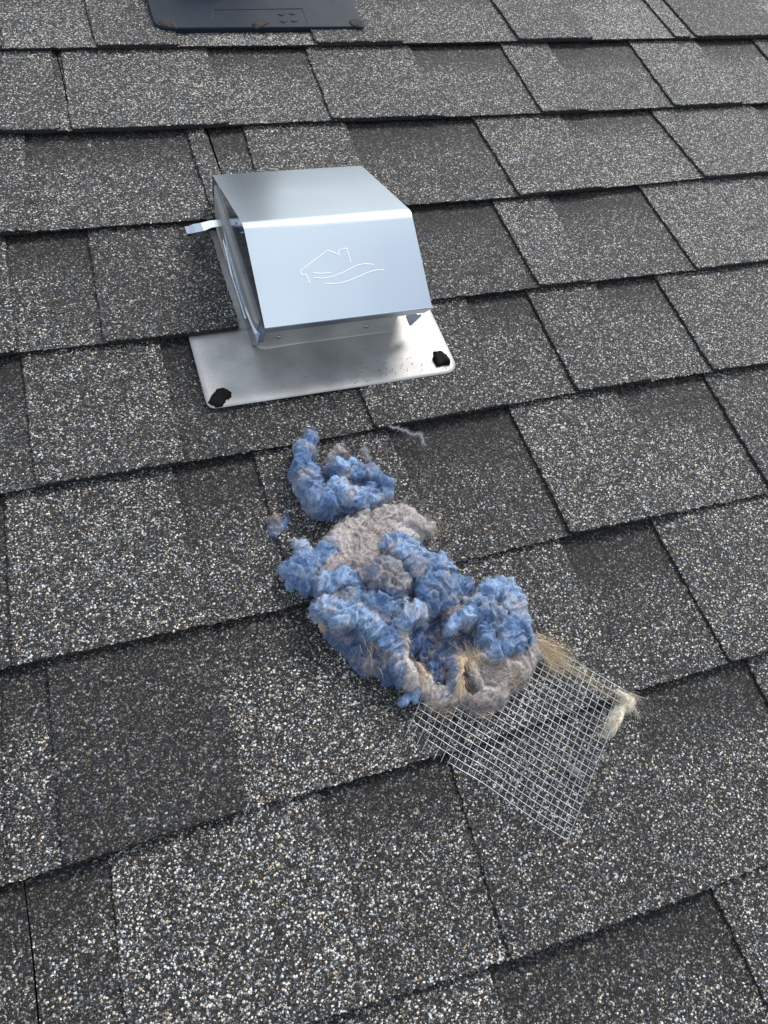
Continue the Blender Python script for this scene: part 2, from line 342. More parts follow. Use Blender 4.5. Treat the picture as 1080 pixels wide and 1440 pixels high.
UMIN, UMAX = -1.3, 1.9
for k in range(-5, 11):
    rec = None
    if k in RECESS:
        kk = k - 1 if (k - 1) in LINES else k
        rec = ([U(kk, x) for x, _ in RECESS[k]], [v for _, v in RECESS[k]])
    spans = []
    if k in TABS:
        for (lt, lb, rt, rb, li) in TABS[k]:
            if k == 0: lt = rt = None
            ULT = U(k - 1, lt) if (lt is not None and k > 0) else None
            ULB = U(k, lb) if (lb is not None and k < 8) else None
            URT = U(k - 1, rt) if (rt is not None and k > 0) else None
            URB = U(k, rb) if (rb is not None and k < 8) else None
            if ULT is None: ULT = ULB
            if ULB is None: ULB = ULT
            if URT is None: URT = URB
            if URB is None: URB = URT
            # keep cuts nearly square to the course: pull both ends towards their mean
            ml, mr = (ULT + ULB) / 2, (URT + URB) / 2
            cl = lambda a, m_: m_ + max(-.004, min(.004, a - m_))
            ULT, ULB, URT, URB = cl(ULT, ml), cl(ULB, ml), cl(URT, mr), cl(URB, mr)
            if k == 3 and ULB < CUT[0] < URB + .02: URB = URT = CUT[0] - .0005
            spans.append((ULB, URB, ULT, URT, li))
    lo = min([s[0] for s in spans], default=0); hi = max([s[1] for s in spans], default=0)
    # carry the pattern on outside the measured part
    rr = random.Random(k * 13 + 5)
    u = lo - .1 if spans else 0
    while u > UMIN + .05:
        wd = rr.uniform(.06, .17); spans.append((u - wd, u, u - wd, u, rr.uniform(.5, .75))); u -= wd + rr.uniform(.05, .15)
    u = hi + .09 if spans and hi > lo else .03
    while u < UMAX - .25:
        wd = rr.uniform(.06, .17); spans.append((u, u + wd, u, u + wd, rr.uniform(.5, .75))); u += wd + rr.uniform(.05, .15)
    jl = [U(k - 1, j) for j in JOINTS.get(k, []) if j is not None]
    base = jl[0] if jl else random.uniform(-.5, -.35) - (0 if k in (3,) else 0.0)
    if not jl and k in TABS: base = -0.42
    L_ = 0.985
    cuts = [base + i * L_ for i in range(-3, 4)]
    if not jl or True:      # a joint lies under a tab wherever the photo does not show one
        cuts = [c_ if (jl and abs(c_ - jl[0]) < 1e-6) else min([(s_[0] + s_[1]) / 2 for s_ in spans if s_[1] - s_[0] > .03], key=lambda m_: abs(m_ - c_)) for c_ in cuts]
        cuts = sorted(set(cuts))
    cuts = [UMIN] + [c for c in cuts if UMIN + .05 < c < UMAX - .05] + [UMAX]
    if k == 3: # the courses run into the vent body: cut out round it
        cuts = sorted(cuts + [CUT[0], CUT[1]]); cuts = [c_ for c_ in cuts if not (CUT[0] < c_ < CUT[1])]
    strips = []
    for a, b in zip(cuts[:-1], cuts[1:]):
        if k == 3 and abs(a - CUT[0]) < 1e-6: continue
        strips.append((a, b, make_strip(k, a + .0008, b - .0008, rec)))
    def parent_for(u):
        for a, b, o in strips:
            if a <= u <= b: return o
        return min(strips, key=lambda s: abs(s[0] + s[1] - 2 * u))[2]
    for (a, b, c, d, li) in spans:
        if b > UMAX - .01 or a < UMIN + .01: continue
        make_tab(k, parent_for((a + b) / 2), a, b, c, d, li)

# ------------------------------------------------------------------ roof vent
UL, UR = .1305, .2895
vent = thing('roof_vent', (.21, -.40, 0), 'silver galvanised roof exhaust hood with a scored house and waves mark on its sloping front', 'roof vent')
# flange: sheet with rounded corners, slides under the course above
def fz(v): return -.0049 + (-.430 - v) * .049
V = []; F = []; out = []
f0, f1, g0, g1 = .0715, .3165, -.5215, -.235
cr_ = .013
for (cx, cy, a0) in ((f1 - cr_, g0 + cr_, -90),):
    for i in range(7): a = math.radians(a0 + 90 * i / 6); out.append((cx + cr_ * math.cos(a), cy + cr_ * math.sin(a)))
out += [(f1 + .001, -.44), (f1 + .001, g1), (f0, g1), (f0, -.44)]
for i in range(7): a = math.radians(180 + 90 * i / 6); out.append((f0 + .008 + .008 * math.cos(a), g0 + .008 + .008 * math.sin(a)))
bm_pts = []
# lower part (visible) as a fine grid so the sheet can be slightly dished
nx, ny = 50, 22
def inside(u, v):
    return u, v
grid = []
for j in range(ny + 1):
    v = g0 + (-.432 - g0) * j / ny
    for i in range(nx + 1):
        u = f0 + (f1 - f0) * i / nx
        # round the two lower corners by pulling grid points in
        for (cx, cy, r, s) in ((f1 - cr_, g0 + cr_, cr_, 1), (f0 + .008, g0 + .008, .008, -1)):
            if (u - cx) * s > 0 and v < cy:
                dx, dy = u - cx, v - cy; d = math.hypot(dx, dy); mxd = max(abs(dx), abs(dy))
                if d > 1e-6: u, v2 = cx + dx * mxd / d, cy + dy * mxd / d; grid_v = v2; break
        else: grid_v = v
        dish = .0010 * noise.noise(Vector((u * 18, grid_v * 18, 1))) + .0012 * math.exp(-((grid_v + .455) / .012) ** 2) * (1 if .12 < u < .29 else 0)
        curl = .0012 * max(0, (abs((u - .194) / .122)) - .75) * 4
        grid.append((u, grid_v, fz(grid_v) + dish * .6 + curl * .0))
V = list(grid); W = nx + 1
F = [(j * W + i, j * W + i + 1, (j + 1) * W + i + 1, (j + 1) * W + i) for j in range(ny) for i in range(nx)]
flange = mesh_obj('flange', V, F, M_FLANGE, vent, smooth=True)
sm = flange.modifiers.new('thickness', 'SOLIDIFY'); sm.thickness = .0007; sm.offset = -1
# part of the same sheet that runs on beneath the shingles, open round the body side
V = []; F = []
for z_ in (0, -.0005):
    for u_, v_ in ((f0, -.433), (f1, -.433), (f1, -.292), (f0, -.292)): V.append((u_, v_, ZB0 - TB - SL * (v_ + .429) / E_ - .0009 + z_))
F = [(0, 1, 2, 3), (7, 6, 5, 4), (0, 4, 5, 1), (1, 5, 6, 2), (2, 6, 7, 3), (3, 7, 4, 0)]
mesh_obj('flange_upper', V, F, M_FLANGE, vent)
# body: rounded upstand
V = []; F = []; loop = []
b0, b1, c0, c1, rd = .1283, .2735, -.4600, -.272, .011
for cx, cy, a0 in ((b1 - rd, c0 + rd, -90), (b1 - rd, c1 - rd, 0), (b0 + rd, c1 - rd, 90), (b0 + rd, c0 + rd, 180)):
    for i in range(9): a = math.radians(a0 + 90 * i / 8); loop.append((cx + rd * math.cos(a), cy + rd * math.sin(a), math.cos(a), math.sin(a)))
n = len(loop)
prof = [(.0018, .0001), (.0006, .0005), (0, .0025), (0, .012), (0, .026), (0, .030)]
for off, z in prof:
    for x, y, nx_, ny_ in loop:
        base = fz(y) if y < -.43 else fz(-.43); V.append((x + nx_ * off, y + ny_ * off, (base if z < .02 else 0) + z))
for r in range(len(prof) - 1):
    for i in range(n): F.append((r * n + i, r * n + (i + 1) % n, (r + 1) * n + (i + 1) % n, (r + 1) * n + i))
F.append(tuple((len(prof) - 1) * n + i for i in range(n)))
body = mesh_obj('body', V, F, M_FLANGE, vent, smooth=True)
for p in body.data.polygons:
    if len(p.vertices) > 4: p.use_smooth = False
for px, py in ((392, 474), (515, 459)):
    q = PP(px, py, (0, c0, 0), (0, 1, 0)); V = []; F = []
    for r, y in ((.0024, 0), (.002, -.0009), (.0009, -.0014)):
        for i in range(10): a = 2 * math.pi * i / 10; V.append((q[0] + r * math.cos(a), c0 + y, q[2] + r * math.sin(a)))
    for r in range(2):
        for i in range(10): F.append((r * 10 + i, r * 10 + (i + 1) % 10, (r + 1) * 10 + (i + 1) % 10, (r + 1) * 10 + i))
    F.append(tuple(20 + i for i in range(10)))
    mesh_obj('rivet', V, F, M_SHADED, body, smooth=True)
# hood: folded sheet, top + front + lip; side panels
vA, zA, vD, zD, vF, zF = -.263, .032, -.3955, .087, -.4815, .050
prof = [(vA, zA - .012), (vA, zA)]
def arc(p, q, r, n_, rad):
    p, q, r = map(np.array, (p, q, r)); a = (p - q) / np.linalg.norm(p - q); b = (r - q) / np.linalg.norm(r - q)
    s, e = q + a * rad, q + b * rad; return [tuple((1 - t) ** 2 * s + 2 * t * (1 - t) * q + t * t * e) for t in np.linspace(0, 1, n_)]
lip = (vF + .0030, zF - .0096); lip2 = (vF + .009, zF - .0078)
prof = [(vA + .0005, .004)] + arc((vA, 0), (vA, zA), (vD, zD), 4, .0012) + arc((vA, zA), (vD, zD), (vF, zF), 8, .0065) + arc((vD, zD), (vF, zF), lip, 4, .0009) + [lip]
def shell(prof, u0, u1, th, nu=28, warp=0):
    V = []; F = []; P2 = []
    pr = [np.array(p) for p in prof]; nn = len(pr); off = []
    for i in range(nn):
        d = pr[min(i + 1, nn - 1)] - pr[max(i - 1, 0)]; d /= np.linalg.norm(d); off.append(np.array([d[1], -d[0]]))
    for s in (0, 1):
        for i in range(nn):
            # inner layer lies towards the inside of the fold
            q = pr[i] - off[i] * th * s
            for j in range(nu + 1):
                u = u0 + (u1 - u0) * j / nu; b = warp * math.sin(math.pi * j / nu) * (1 if 2 < i < nn - 2 else 0)
                V.append((u, q[0], q[1] + b))
    W = nu + 1; o = nn * W
    for i in range(nn - 1):
        for j in range(nu):
            F.append((i * W + j, (i + 1) * W + j, (i + 1) * W + j + 1, i * W + j + 1)); F.append((o + i * W + j, o + i * W + j + 1, o + (i + 1) * W + j + 1, o + (i + 1) * W + j))
        for j in (0, nu): F.append((i * W + j, o + i * W + j, o + (i + 1) * W + j, (i + 1) * W + j))
    for i in (0, nn - 1):
        for j in range(nu): F.append((i * W + j, i * W + j + 1, o + i * W + j + 1, o + i * W + j))
    return V, F
V, F = shell(prof, UL, UR, .0007)
# chamfered right end of the lip
V = [((x - .0045 if (abs(x - UR) < 1e-6 and z < zF - .004 and y < -.47) else x), y, z) for x, y, z in V]
fm = [1 if all(V[i][1] < vF + .0045 and V[i][2] < zF - .0004 for i in f) else 0 for f in F]  # lip faces take the darkened metal copy, their shade is in the colour
hood = mesh_obj('hood', V, F, None, vent, smooth=False, mats=[M_HOOD, M_SHADED], fmat=fm)
bv = None
def plate(poly, u, th, V, F):
    n = len(poly); n0 = len(V)
    for s in (0, 1):
        for (v, z) in poly: V.append((u + th * s, v, z))
    F.append(tuple(n0 + i for i in range(n))); F.append(tuple(n0 + n + i for i in range(n))[::-1])
    for i in range(n): F.append((n0 + i, n0 + (i + 1) % n, n0 + n + (i + 1) % n, n0 + n + i))
qt = PP(367, 487, (UL, 0, 0), (1, 0, 0))
side = [(vA - .001, zA - .001), (vA - .001, -.001), (-.36, -.003), (-.44, .012), (-.468, .036), (vF + .0040, zF - .0094), (vF + .0014, zF - .001), (vD, zD - .0012)]
V = []; F = []; plate(side, UR - .0018, .0009, V, F); mesh_obj('side_panel', V, F, M_SHADED, vent)
RIB = (((310.6, 296.3), (319, 326), (328.7, 364), (339.7, 403), (350.7, 434.8), (364, 468)), ((313.7, 337), (319, 358), (325.5, 386), (335, 416), (345, 448)))
_q = sorted((float(PP(x, y, (UL, 0, 0), (1, 0, 0))[1]), float(PP(x, y, (UL, 0, 0), (1, 0, 0))[2])) for x, y in RIB[0])
def z_step(v): return float(np.interp(v, [a_ for a_, _ in _q], [b_ for _, b_ in _q]))
def ulow(v): return UL + .0009 - .0048 * min(1, max(0, (-.285 - v) / .06))
def u_side(v, z): return UL + .0009 if z > z_step(v) - .0006 else ulow(v)
def z_top(v): return (zA + (zD - zA) * (v - vA) / (vD - vA) if v > vD else zD + (zF - zD) * (v - vD) / (vF - vD)) - .0012
def z_bot(v):
    if v > -.455: return -.008
    if v > qt[1]: t = (v + .455) / (qt[1] + .455); return -.008 + (qt[2] + .008) * t ** .6
    return qt[2] + (zF - .0096 - qt[2]) * min(1, (qt[1] - v) / (qt[1] - vF - .003))
vs_ = list(np.linspace(vA - .0008, -.455, 30)) + list(np.linspace(-.456, vF + .0034, 22)); nz_ = 16
V = []; F = []
for s_ in (0, .0008):
    for v in vs_:
        zt_, zb_ = z_top(v), z_bot(v); zs_ = min(max(z_step(v), zb_ + .0002), zt_ - .0002)
        for j in range(nz_ + 1):
            lo_ = j < 6; z = zb_ + (max(zb_, zs_ - .0012) - zb_) * j / 5 if lo_ else zs_ + (zt_ - zs_) * (j - 6) / (nz_ - 6)
            V.append(((ulow(v) if lo_ else UL + .0009) + s_, v, z))
W = nz_ + 1; o_ = len(vs_) * W
for i in range(len(vs_) - 1):
    for j in range(nz_):
        q = (i * W + j, i * W + j + 1, (i + 1) * W + j + 1, (i + 1) * W + j); F += [q, tuple(o_ + x for x in q[::-1])]
    for j in (0, nz_): F.append((i * W + j, (i + 1) * W + j, o_ + (i + 1) * W + j, o_ + i * W + j))
for i in (0, len(vs_) - 1):
    for j in range(nz_): F.append((i * W + j, i * W + j + 1, o_ + i * W + j + 1, o_ + i * W + j))
sp = mesh_obj('side_panel', V, F, M_SHADED, vent)
def on_side(x, y):
    u = UL
    for _ in range(12): q = PP(x, y, (u, 0, 0), (1, 0, 0)); u = u_side(q[1], q[2])
    return np.array([u - .0004, q[1], q[2]])
for pts in RIB[1:]:
    cur = resample([(*p_, 0) for p_ in pts], 30); V = []; F = []
    tube([tuple(PP(p_[0], p_[1], (ulow(-.38) - .0002, 0, 0), (1, 0, 0))) for p_ in cur], .0007, V, F, 8)
    mesh_obj('pressed_rib', V, F, M_HOOD, sp, smooth=True)
for px, py in ((332, 314), (340, 327), (315, 355), (341, 447), (318, 298)):
    q = on_side(px, py); V = []; F = []; tube([(q[0] - .0008, q[1], q[2]), (q[0] + .0005, q[1], q[2])], .0010, V, F, 8); mesh_obj('rivet', V, F, M_SHADED, sp)
# folded rear flap edge seen past the right of the lip: small pointed tab
q1, q2, q3 = PP(571, 447, (0, -.466, 0), (0, 1, 0)), PP(592, 445, (0, -.466, 0), (0, 1, 0)), PP(577, 458, (0, -.466, 0), (0, 1, 0))
V = [(q[0], q[1] + s, q[2]) for s in (0, .0008) for q in (q1 + np.array([0, 0, .004]), q1, q3 + np.array([-.0012, 0, .0004]), q3 + np.array([.0012, 0, 0]), q2, q2 + np.array([0, 0, .004]))]
F = [tuple(range(6)), tuple(range(6, 12))[::-1]] + [(i, (i + 1) % 6, 6 + (i + 1) % 6, 6 + i) for i in range(6)]
mesh_obj('damper_tab', V, F, M_SHADED, vent)
# scored mark: house outline and waves
nF = np.cross([1, 0, 0], [0, vF - vD, zF - zD]); nF = nF / np.linalg.norm(nF); nF = nF if nF[2] > 0 else -nF
S = 3.857
marks = [[(315, 352), (465, 240), (495, 250), (518, 262)], [(528, 268), (524, 238), (546, 234), (570, 228), (590, 305)], [(315, 352), (325, 372), (350, 370), (368, 418)],
         [(385, 362), (430, 366), (485, 360)], [(388, 388), (440, 393), (500, 380), (560, 355), (620, 322), (670, 312), (720, 318)],
         [(448, 420), (500, 422), (560, 412), (620, 390), (680, 360), (730, 346), (770, 347), (770, 338)]]
V = []; F = []
for i, mk in enumerate(marks):
    pts = [PP(340 + x / S, 290 + y / S, (UL, vF, zF), nF) + nF * .0002 for x, y in mk]
    if i >= 3:
        a = np.array(pts); t_ = np.linspace(0, len(a) - 1, 22); pts = [np.array([np.interp(s, range(len(a)), a[:, c]) for c in range(3)]) for s in t_]
        pts = [pts[max(0, j - 1)] * .25 + pts[j] * .5 + pts[min(len(pts) - 1, j + 1)] * .25 for j in range(len(pts))]
    # each straight run is a shallow raised bead
    if i < 3:
        for a, b in zip(pts[:-1], pts[1:]): tube([a, b], .00034, V, F, 6)
    else: tube(pts, .00034, V, F, 6)
mesh_obj('house_and_waves_mark', V, F, M_LOGO, hood)
# strap sticking out on the left
zl = .010
pl = [P(267, 323, zl), P(273, 321, zl + .002), P(284, 319, zl + .004), P(296, 315, zl + .004), P(312, 313, zl + .004)]
V = []; F = []
ws = [.0052, .0058, .0056, .0048, .0046]
for p, w_ in zip(pl, ws):
    for dz in (0, -.0008):
        V.append((p[0], p[1] + w_, p[2] + dz)); V.append((p[0] + .0006, p[1] - w_, p[2] + dz))
for i in range(4):
    a = i * 4; b = a + 4
    F += [(a, a + 1, b + 1, b), (a + 2, b + 2, b + 3, a + 3), (a, b, b + 2, a + 2), (a + 1, a + 3, b + 3, b + 1)]
F += [(0, 2, 3, 1), (16, 17, 19, 18)]
strap = mesh_obj('strap', V, F, M_HOOD, vent)
p = pl[0]; V = []; F = []; box((p[0] - .004, p[1] - .0050, p[2] - .0035), (p[0] + .0002, p[1] + .0052, p[2] - .0002), V, F); mesh_obj('strap_hook', V, F, M_SHADED, strap)
# sealant dabs on nail heads
def dab(name, pix, zf, parent, mat, hgt=.003, seed=0):
    c = np.mean([P(x, y, 0) for x, y in pix], axis=0); c[2] = zf(c[1])
    ring = [P(x, y, zf(P(x, y)[1])) for x, y in pix]
    rs = []
    for i in range(len(ring)):
        a, b = ring[i], ring[(i + 1) % len(ring)]
        for t in np.linspace(0, 1, 5)[:-1]: rs.append(a * (1 - t) + b * t + np.array([*(rng.normal(0, .0004, 2)), 0]))
    V = []; F = []; n = len(rs)
    for s, h in ((1.0, -.0005), (.97, .3), (.85, .7), (.6, 1.0), (.3, .95)):
        for i, q in enumerate(rs):
            p = c + (q - c) * s; hh = h * hgt if h > 0 else h
            V.append((p[0], p[1], zf(p[1]) + hh * (1 + .5 * noise.noise(Vector((p[0] * 200, p[1] * 200, seed))))))
    for r in range(4):
        for i in range(n): F.append((r * n + i, r * n + (i + 1) % n, (r + 1) * n + (i + 1) % n, (r + 1) * n + i))
    F.append(tuple(4 * n + i for i in range(n)))
    return mesh_obj(name, V, F, mat, parent, smooth=True)
fz1 = lambda v: fz(v) + .0003
dab('sealant_dab', [(292, 566), (298, 555), (306, 546), (316, 545), (325, 550), (326, 558), (318, 563), (313, 572), (303, 573)], fz1, vent, M_TAR, .0016, 1)
dab('sealant_dab', [(609, 495), (620, 494), (628, 500), (634, 507), (633, 513), (622, 514), (614, 516), (609, 505)], fz1, vent, M_TAR, .0035, 2)
# grit lying on the flange: crumbs
V = []; F = []
for i in range(170):
    px, py = rng.normal(520, 55), rng.normal(520, 18)
    q = P(px, py, 0)
    if not (f0 + .01 < q[0] < f1 - .01 and g0 + .004 < q[1] < c0 - .006): continue
    r = rng.uniform(.0003, .0008); z = fz(q[1]); n0 = len(V); a0 = rng.uniform(0, 6)
    for j in range(4): V.append((q[0] + r * math.cos(a0 + j * 1.57), q[1] + r * math.sin(a0 + j * 1.57), z))
    V.append((q[0], q[1], z + r)); F += [(n0 + j, n0 + (j + 1) % 4, n0 + 4) for j in range(4)]
g = mesh_obj('grit', V, F, plain('grit', (.2, .19, .18), .9), vent); g['kind'] = 'stuff'

# ------------------------------------------------------------------ pipe boot at the top of the frame
boot = thing('pipe_flashing', (.25, .15, 0), 'dark navy plastic pipe flashing with three sealed nails along its lower edge', 'pipe flashing')
V = []; F = []
x0, x1, y0, y1, rd = .1245, .389, .0285, .31, .016
lp = []
for cx, cy, a0 in ((x1 - .006, y0 + .006, -90), (x1 - rd, y1 - rd, 0), (x0 + rd, y1 - rd, 90), (x0 + rd, y0 + rd, 180)):
    r_ = .006 if a0 == -90 else rd
    for i in range(7): a = math.radians(a0 + 90 * i / 6); lp.append((cx + r_ * math.cos(a), cy + r_ * math.sin(a)))
n = len(lp)
for z, s in ((-.006, 0), (.0022, 0), (.0034, .0012)):
    for x, y in lp:
        dx, dy = (x0 + x1) / 2 - x, (y0 + y1) / 2 - y; d = math.hypot(dx, dy); V.append((x + dx / d * s, y + dy / d * s, z))
for r in range(2):
    for i in range(n): F.append((r * n + i, r * n + (i + 1) % n, (r + 1) * n + (i + 1) % n, (r + 1) * n + i))
F.append(tuple(2 * n + i for i in range(n)))
bf = mesh_obj('flange', V, F, M_BOOT, boot)
V = []; F = []; cx, cy = .245, .185; seg = 40
for r, z in ((.092, .003), (.090, .007), (.080, .012), (.05, .05), (.035, .07), (.03, .11)):
    for i in range(seg): a = 2 * math.pi * i / seg; V.append((cx + r * math.cos(a), cy + r * math.sin(a), z))
for r in range(5):
    for i in range(seg): F.append((r * seg + i, r * seg + (i + 1) % seg, (r + 1) * seg + (i + 1) % seg, (r + 1) * seg + i))
F.append(tuple(5 * seg + i for i in range(seg)))
mesh_obj('collar', V, F, M_BOOT, boot, smooth=True)
# moulded raised panel line and four small pressed marks
V = []; F = []
zt = .0036
for a, b in (((300, 14), (425, 12)), ((425, 12), (432, 32)), ((300, 14), (298, 30))): tube([P(*a, zt), P(*b, zt)], .0003, V, F, 5)
mesh_obj('moulded_line', V, F, M_BOOT, bf)
for (x, y) in ((396, 21), (412, 20), (399, 31), (414, 30)):
    V = []; F = []; c = P(x, y, zt - .0002)
    pts = [(c[0] - .0045, c[1] + .002, c[2]), (c[0] - .001, c[1] - .0012, c[2] + .0004), (c[0] + .002, c[1] - .0002, c[2]), (c[0] + .0048, c[1] + .0018, c[2])]
    tube(pts, .0007, V, F, 6); mesh_obj('pressed_mark', V, F, M_ASPH, bf)
M_RUST = plain('weathered_sealant', (.016, .013, .013), .8, bump=(400, .002), var=(200, .4))
bz = lambda v: .0033
for i, pix in enumerate(([(222, 30), (236, 27), (247, 33), (250, 41), (240, 40), (226, 36)], [(354, 34), (364, 28), (372, 28), (380, 32), (370, 38), (360, 41)], [(490, 30), (500, 26), (511, 33), (512, 40), (503, 39), (493, 36)])):
    dab('sealant_dab', pix, bz, boot, M_RUST, .002, 5 + i)

# ------------------------------------------------------------------ lint
BLUE = np.array([.100, .185, .345]); DBLUE = np.array([.030, .062, .15]); LBLUE = np.array([.235, .355, .56]); GREY = np.array([.26, .225, .222]); GREYB = np.array([.14, .15, .20])
LGREY = np.array([.36, .325, .32]); TAN = np.array([.42, .32, .22])
def mmpx(x, y): return float(np.linalg.norm(P(x + 1, y) - P(x, y)) + np.linalg.norm(P(x, y + 1) - P(x, y))) / 2
ico = None
def ico_mesh():
    import bmesh
    bm = bmesh.new(); bmesh.ops.create_icosphere(bm, subdivisions=2, radius=1.0)
    v = np.array([x.co[:] for x in bm.verts]); f = [tuple(q.index for q in p.verts) for p in bm.faces]; bm.free(); return v, f
IV, IF = ico_mesh()
def strokes_to_spheres(strokes):
    """stroke = (colour, flatness, [(px, py, z_mm, r_px), ...]) -> sphere list"""
    out = []
    for col, flat, pts in strokes:
        P3 = []
        for (x, y, z, r) in pts:
            rr = r * mmpx(x, y); p = P(x, y, z / 1000); P3.append((*p, rr))
        if len(P3) == 1: out.append((np.array(P3[0][:3]), P3[0][3], flat, col)); continue
        L = sum(np.linalg.norm(np.array(a[:3]) - np.array(b[:3])) for a, b in zip(P3[:-1], P3[1:]))
        mr = np.mean([q[3] for q in P3]); n = max(3, int(L / (mr * .45)))
        for q in resample(P3, n):
            k_ = 1 + .28 * noise.noise(Vector(q[:3]) * 75); c_ = q[:3] + np.array([*noise.noise_vector(Vector(q[:3]) * 60 + Vector((5, 2, 1)))]) * q[3] * .35
            out.append((c_, max(.0015, q[3] * k_), flat, col))
    return out
_perm = rng.permutation(256); _perm = np.r_[_perm, _perm, _perm]
_grad = rng.normal(0, 1, (256, 3)); _grad /= np.linalg.norm(_grad, axis=1)[:, None]
def pn(p, f, seed=0):
    """gradient noise on an array of points, about -1..1"""
    q = p * f + seed * 17.31; i = np.floor(q).astype(int); u = q - i; w_ = u * u * u * (u * (u * 6 - 15) + 10); out = 0
    for dx in (0, 1):
        for dy in (0, 1):
            for dz in (0, 1):
                h = _perm[(_perm[(_perm[(i[:, 0] + dx) & 255] + i[:, 1] + dy) & 255] + i[:, 2] + dz) & 255]
                g = (_grad[h] * (u - np.array([dx, dy, dz]))).sum(1)
                out = out + g * (w_[:, 0] if dx else 1 - w_[:, 0]) * (w_[:, 1] if dy else 1 - w_[:, 1]) * (w_[:, 2] if dz else 1 - w_[:, 2])
    return out * 1.7
FLOOR = -.0085
def lint_mass(layers, parent, res=.00058, seed=0, warp=1.0, amp=1.0, fib=45000, lmax=.007, up=.4, tufts=.07):
    """matted lint: layers = (part name, colour, flatness, [(px, py, z_mm, r_px)]); torn, creased, one surface cut into its parts"""
    sph = []; names = []
    for nm, col, fl, pts in layers:
        if nm not in names: names.append(nm)
        jc = col * rng.uniform(.85, 1.15)
        for c, r, f_, _ in strokes_to_spheres([(col, fl, pts)]): sph.append((c[0], c[1], c[2], r, f_, names.index(nm), jc))
    # small torn tufts lying on the big folds
    for _ in range(int(len(sph) * tufts)):
        b_ = sph[rng.integers(0, len(sph))]
        if b_[3] < .005: continue
        a_ = rng.uniform(0, 6.28); r_ = b_[3]; d_ = rng.uniform(0, .85) * r_; cx_, cy_ = b_[0] + d_ * math.cos(a_), b_[1] + d_ * math.sin(a_)
        zz_ = b_[2] + b_[4] * r_ * math.sqrt(1 - (d_ / r_) ** 2) - .0012; a_ = rng.uniform(0, 6.28); ln = rng.uniform(.002, .007); rs_ = rng.uniform(.0016, .0036)
        for t_ in np.linspace(-1, 1, 6): sph.append((cx_ + ln * t_ * math.cos(a_), cy_ + ln * t_ * math.sin(a_) + .002 * t_ * t_, zz_ + .0012 * t_, rs_ * (1.1 - .5 * t_ * t_), .9, b_[5], b_[6] * rng.uniform(.75, 1.35)))
    S = np.array([q[:6] for q in sph]); SC = np.array([q[6] for q in sph])
    x0, x1 = (S[:, 0] - S[:, 3]).min() - .008, (S[:, 0] + S[:, 3]).max() + .008; y0, y1 = (S[:, 1] - S[:, 3]).min() - .008, (S[:, 1] + S[:, 3]).max() + .008
    nx, ny = int((x1 - x0) / res) + 1, int((y1 - y0) / res) + 1
    X, Y = np.meshgrid(np.linspace(x0, x1, nx), np.linspace(y0, y1, ny)); p = np.c_[X.ravel(), Y.ravel(), np.full(X.size, .01)]
    wv = np.zeros((len(p), 2))
    for f, am in ((32, .0060), (80, .0030), (190, .0013), (420, .0006)):
        for ax in (0, 1): wv[:, ax] += am * warp * pn(p, f, seed + ax * 5 + f * .01)
    q = p[:, :2] + wv; h = np.full(len(p), FLOOR); who = np.zeros(len(p), int)
    for k in range(len(S)):
        cx, cy, cz, r, fl = S[k, :5]; R_ = r * 1.45
        m_ = np.where((abs(q[:, 0] - cx) < R_) & (abs(q[:, 1] - cy) < R_))[0]
        if not len(m_): continue
        d = np.hypot(q[m_, 0] - cx, q[m_, 1] - cy) / r
        cz = cz + .25 * fl * r; fl = fl * .70
        hh = np.where(d < .95, cz + fl * r * np.clip(1 - d ** 2.6, 0, 1) ** .5, cz + fl * r * .353 - (d - .95) / .34 * (cz + fl * r * .353 - FLOOR))
        g = hh > h[m_]; h[m_[g]] = hh[g]; who[m_[g]] = k
    live = h > FLOOR + 1e-5
    k_ = np.clip((h - FLOOR) / .014, 0, 1)
    H = h.reshape(ny, nx)
    for _ in range(5): H = (H + np.roll(H, 1, 0) + np.roll(H, -1, 0) + np.roll(H, 1, 1) + np.roll(H, -1, 1)) / 5
    G = H.copy()
    for _ in range(110): G = (G + np.roll(G, 1, 0) + np.roll(G, -1, 0) + np.roll(G, 1, 1) + np.roll(G, -1, 1)) / 5
    H = np.where(live.reshape(ny, nx), H + .25 * np.maximum(0, G + .001 - H), H); G = H.copy()
    for _ in range(28): G = (G + np.roll(G, 1, 0) + np.roll(G, -1, 0) + np.roll(G, 1, 1) + np.roll(G, -1, 1)) / 5
    gy, gx = np.gradient(G, res); nr = np.c_[-gx.ravel(), -gy.ravel(), np.ones(H.size)]; nr /= np.linalg.norm(nr, axis=1)[:, None]
    p[:, 2] = H.ravel()
    # creases and torn flakes; grain direction wanders over the heap
    pc = p - p.mean(0); th = .9 * pn(p, 14, seed + 2) + .9; ct, st_ = np.cos(th), np.sin(th); wq = .0035 * np.c_[pn(p, 110, seed + 3), pn(p, 110, seed + 4), pn(p, 110, seed + 6)]
    wq = wq * .45
    pa = np.c_[pc[:, 0] * ct + pc[:, 1] * st_, -pc[:, 0] * st_ + pc[:, 1] * ct, p[:, 2]]
    f1 = 1 - 2.4 * abs(pn((pa + wq) * np.array([.34, 1, .4]), 66, seed + 7)); f2 = 1 - 2.4 * abs(pn((pa + wq) * np.array([.42, 1, .5]), 160, seed + 8))
    f3 = pn(p + wq, 300, seed + 9); f4 = pn(p, 850, seed + 10)
    g1, g2 = pn(p + wq, 115, seed + 21), pn(p + wq, 230, seed + 22)
    t_ = 2.2 * pn(p + wq, 46, seed + 12) + .30 * pn(p, 120, seed + 17); fr = t_ - np.floor(t_); flake = np.where(fr < .80, fr / .80, (1 - fr) / .20)
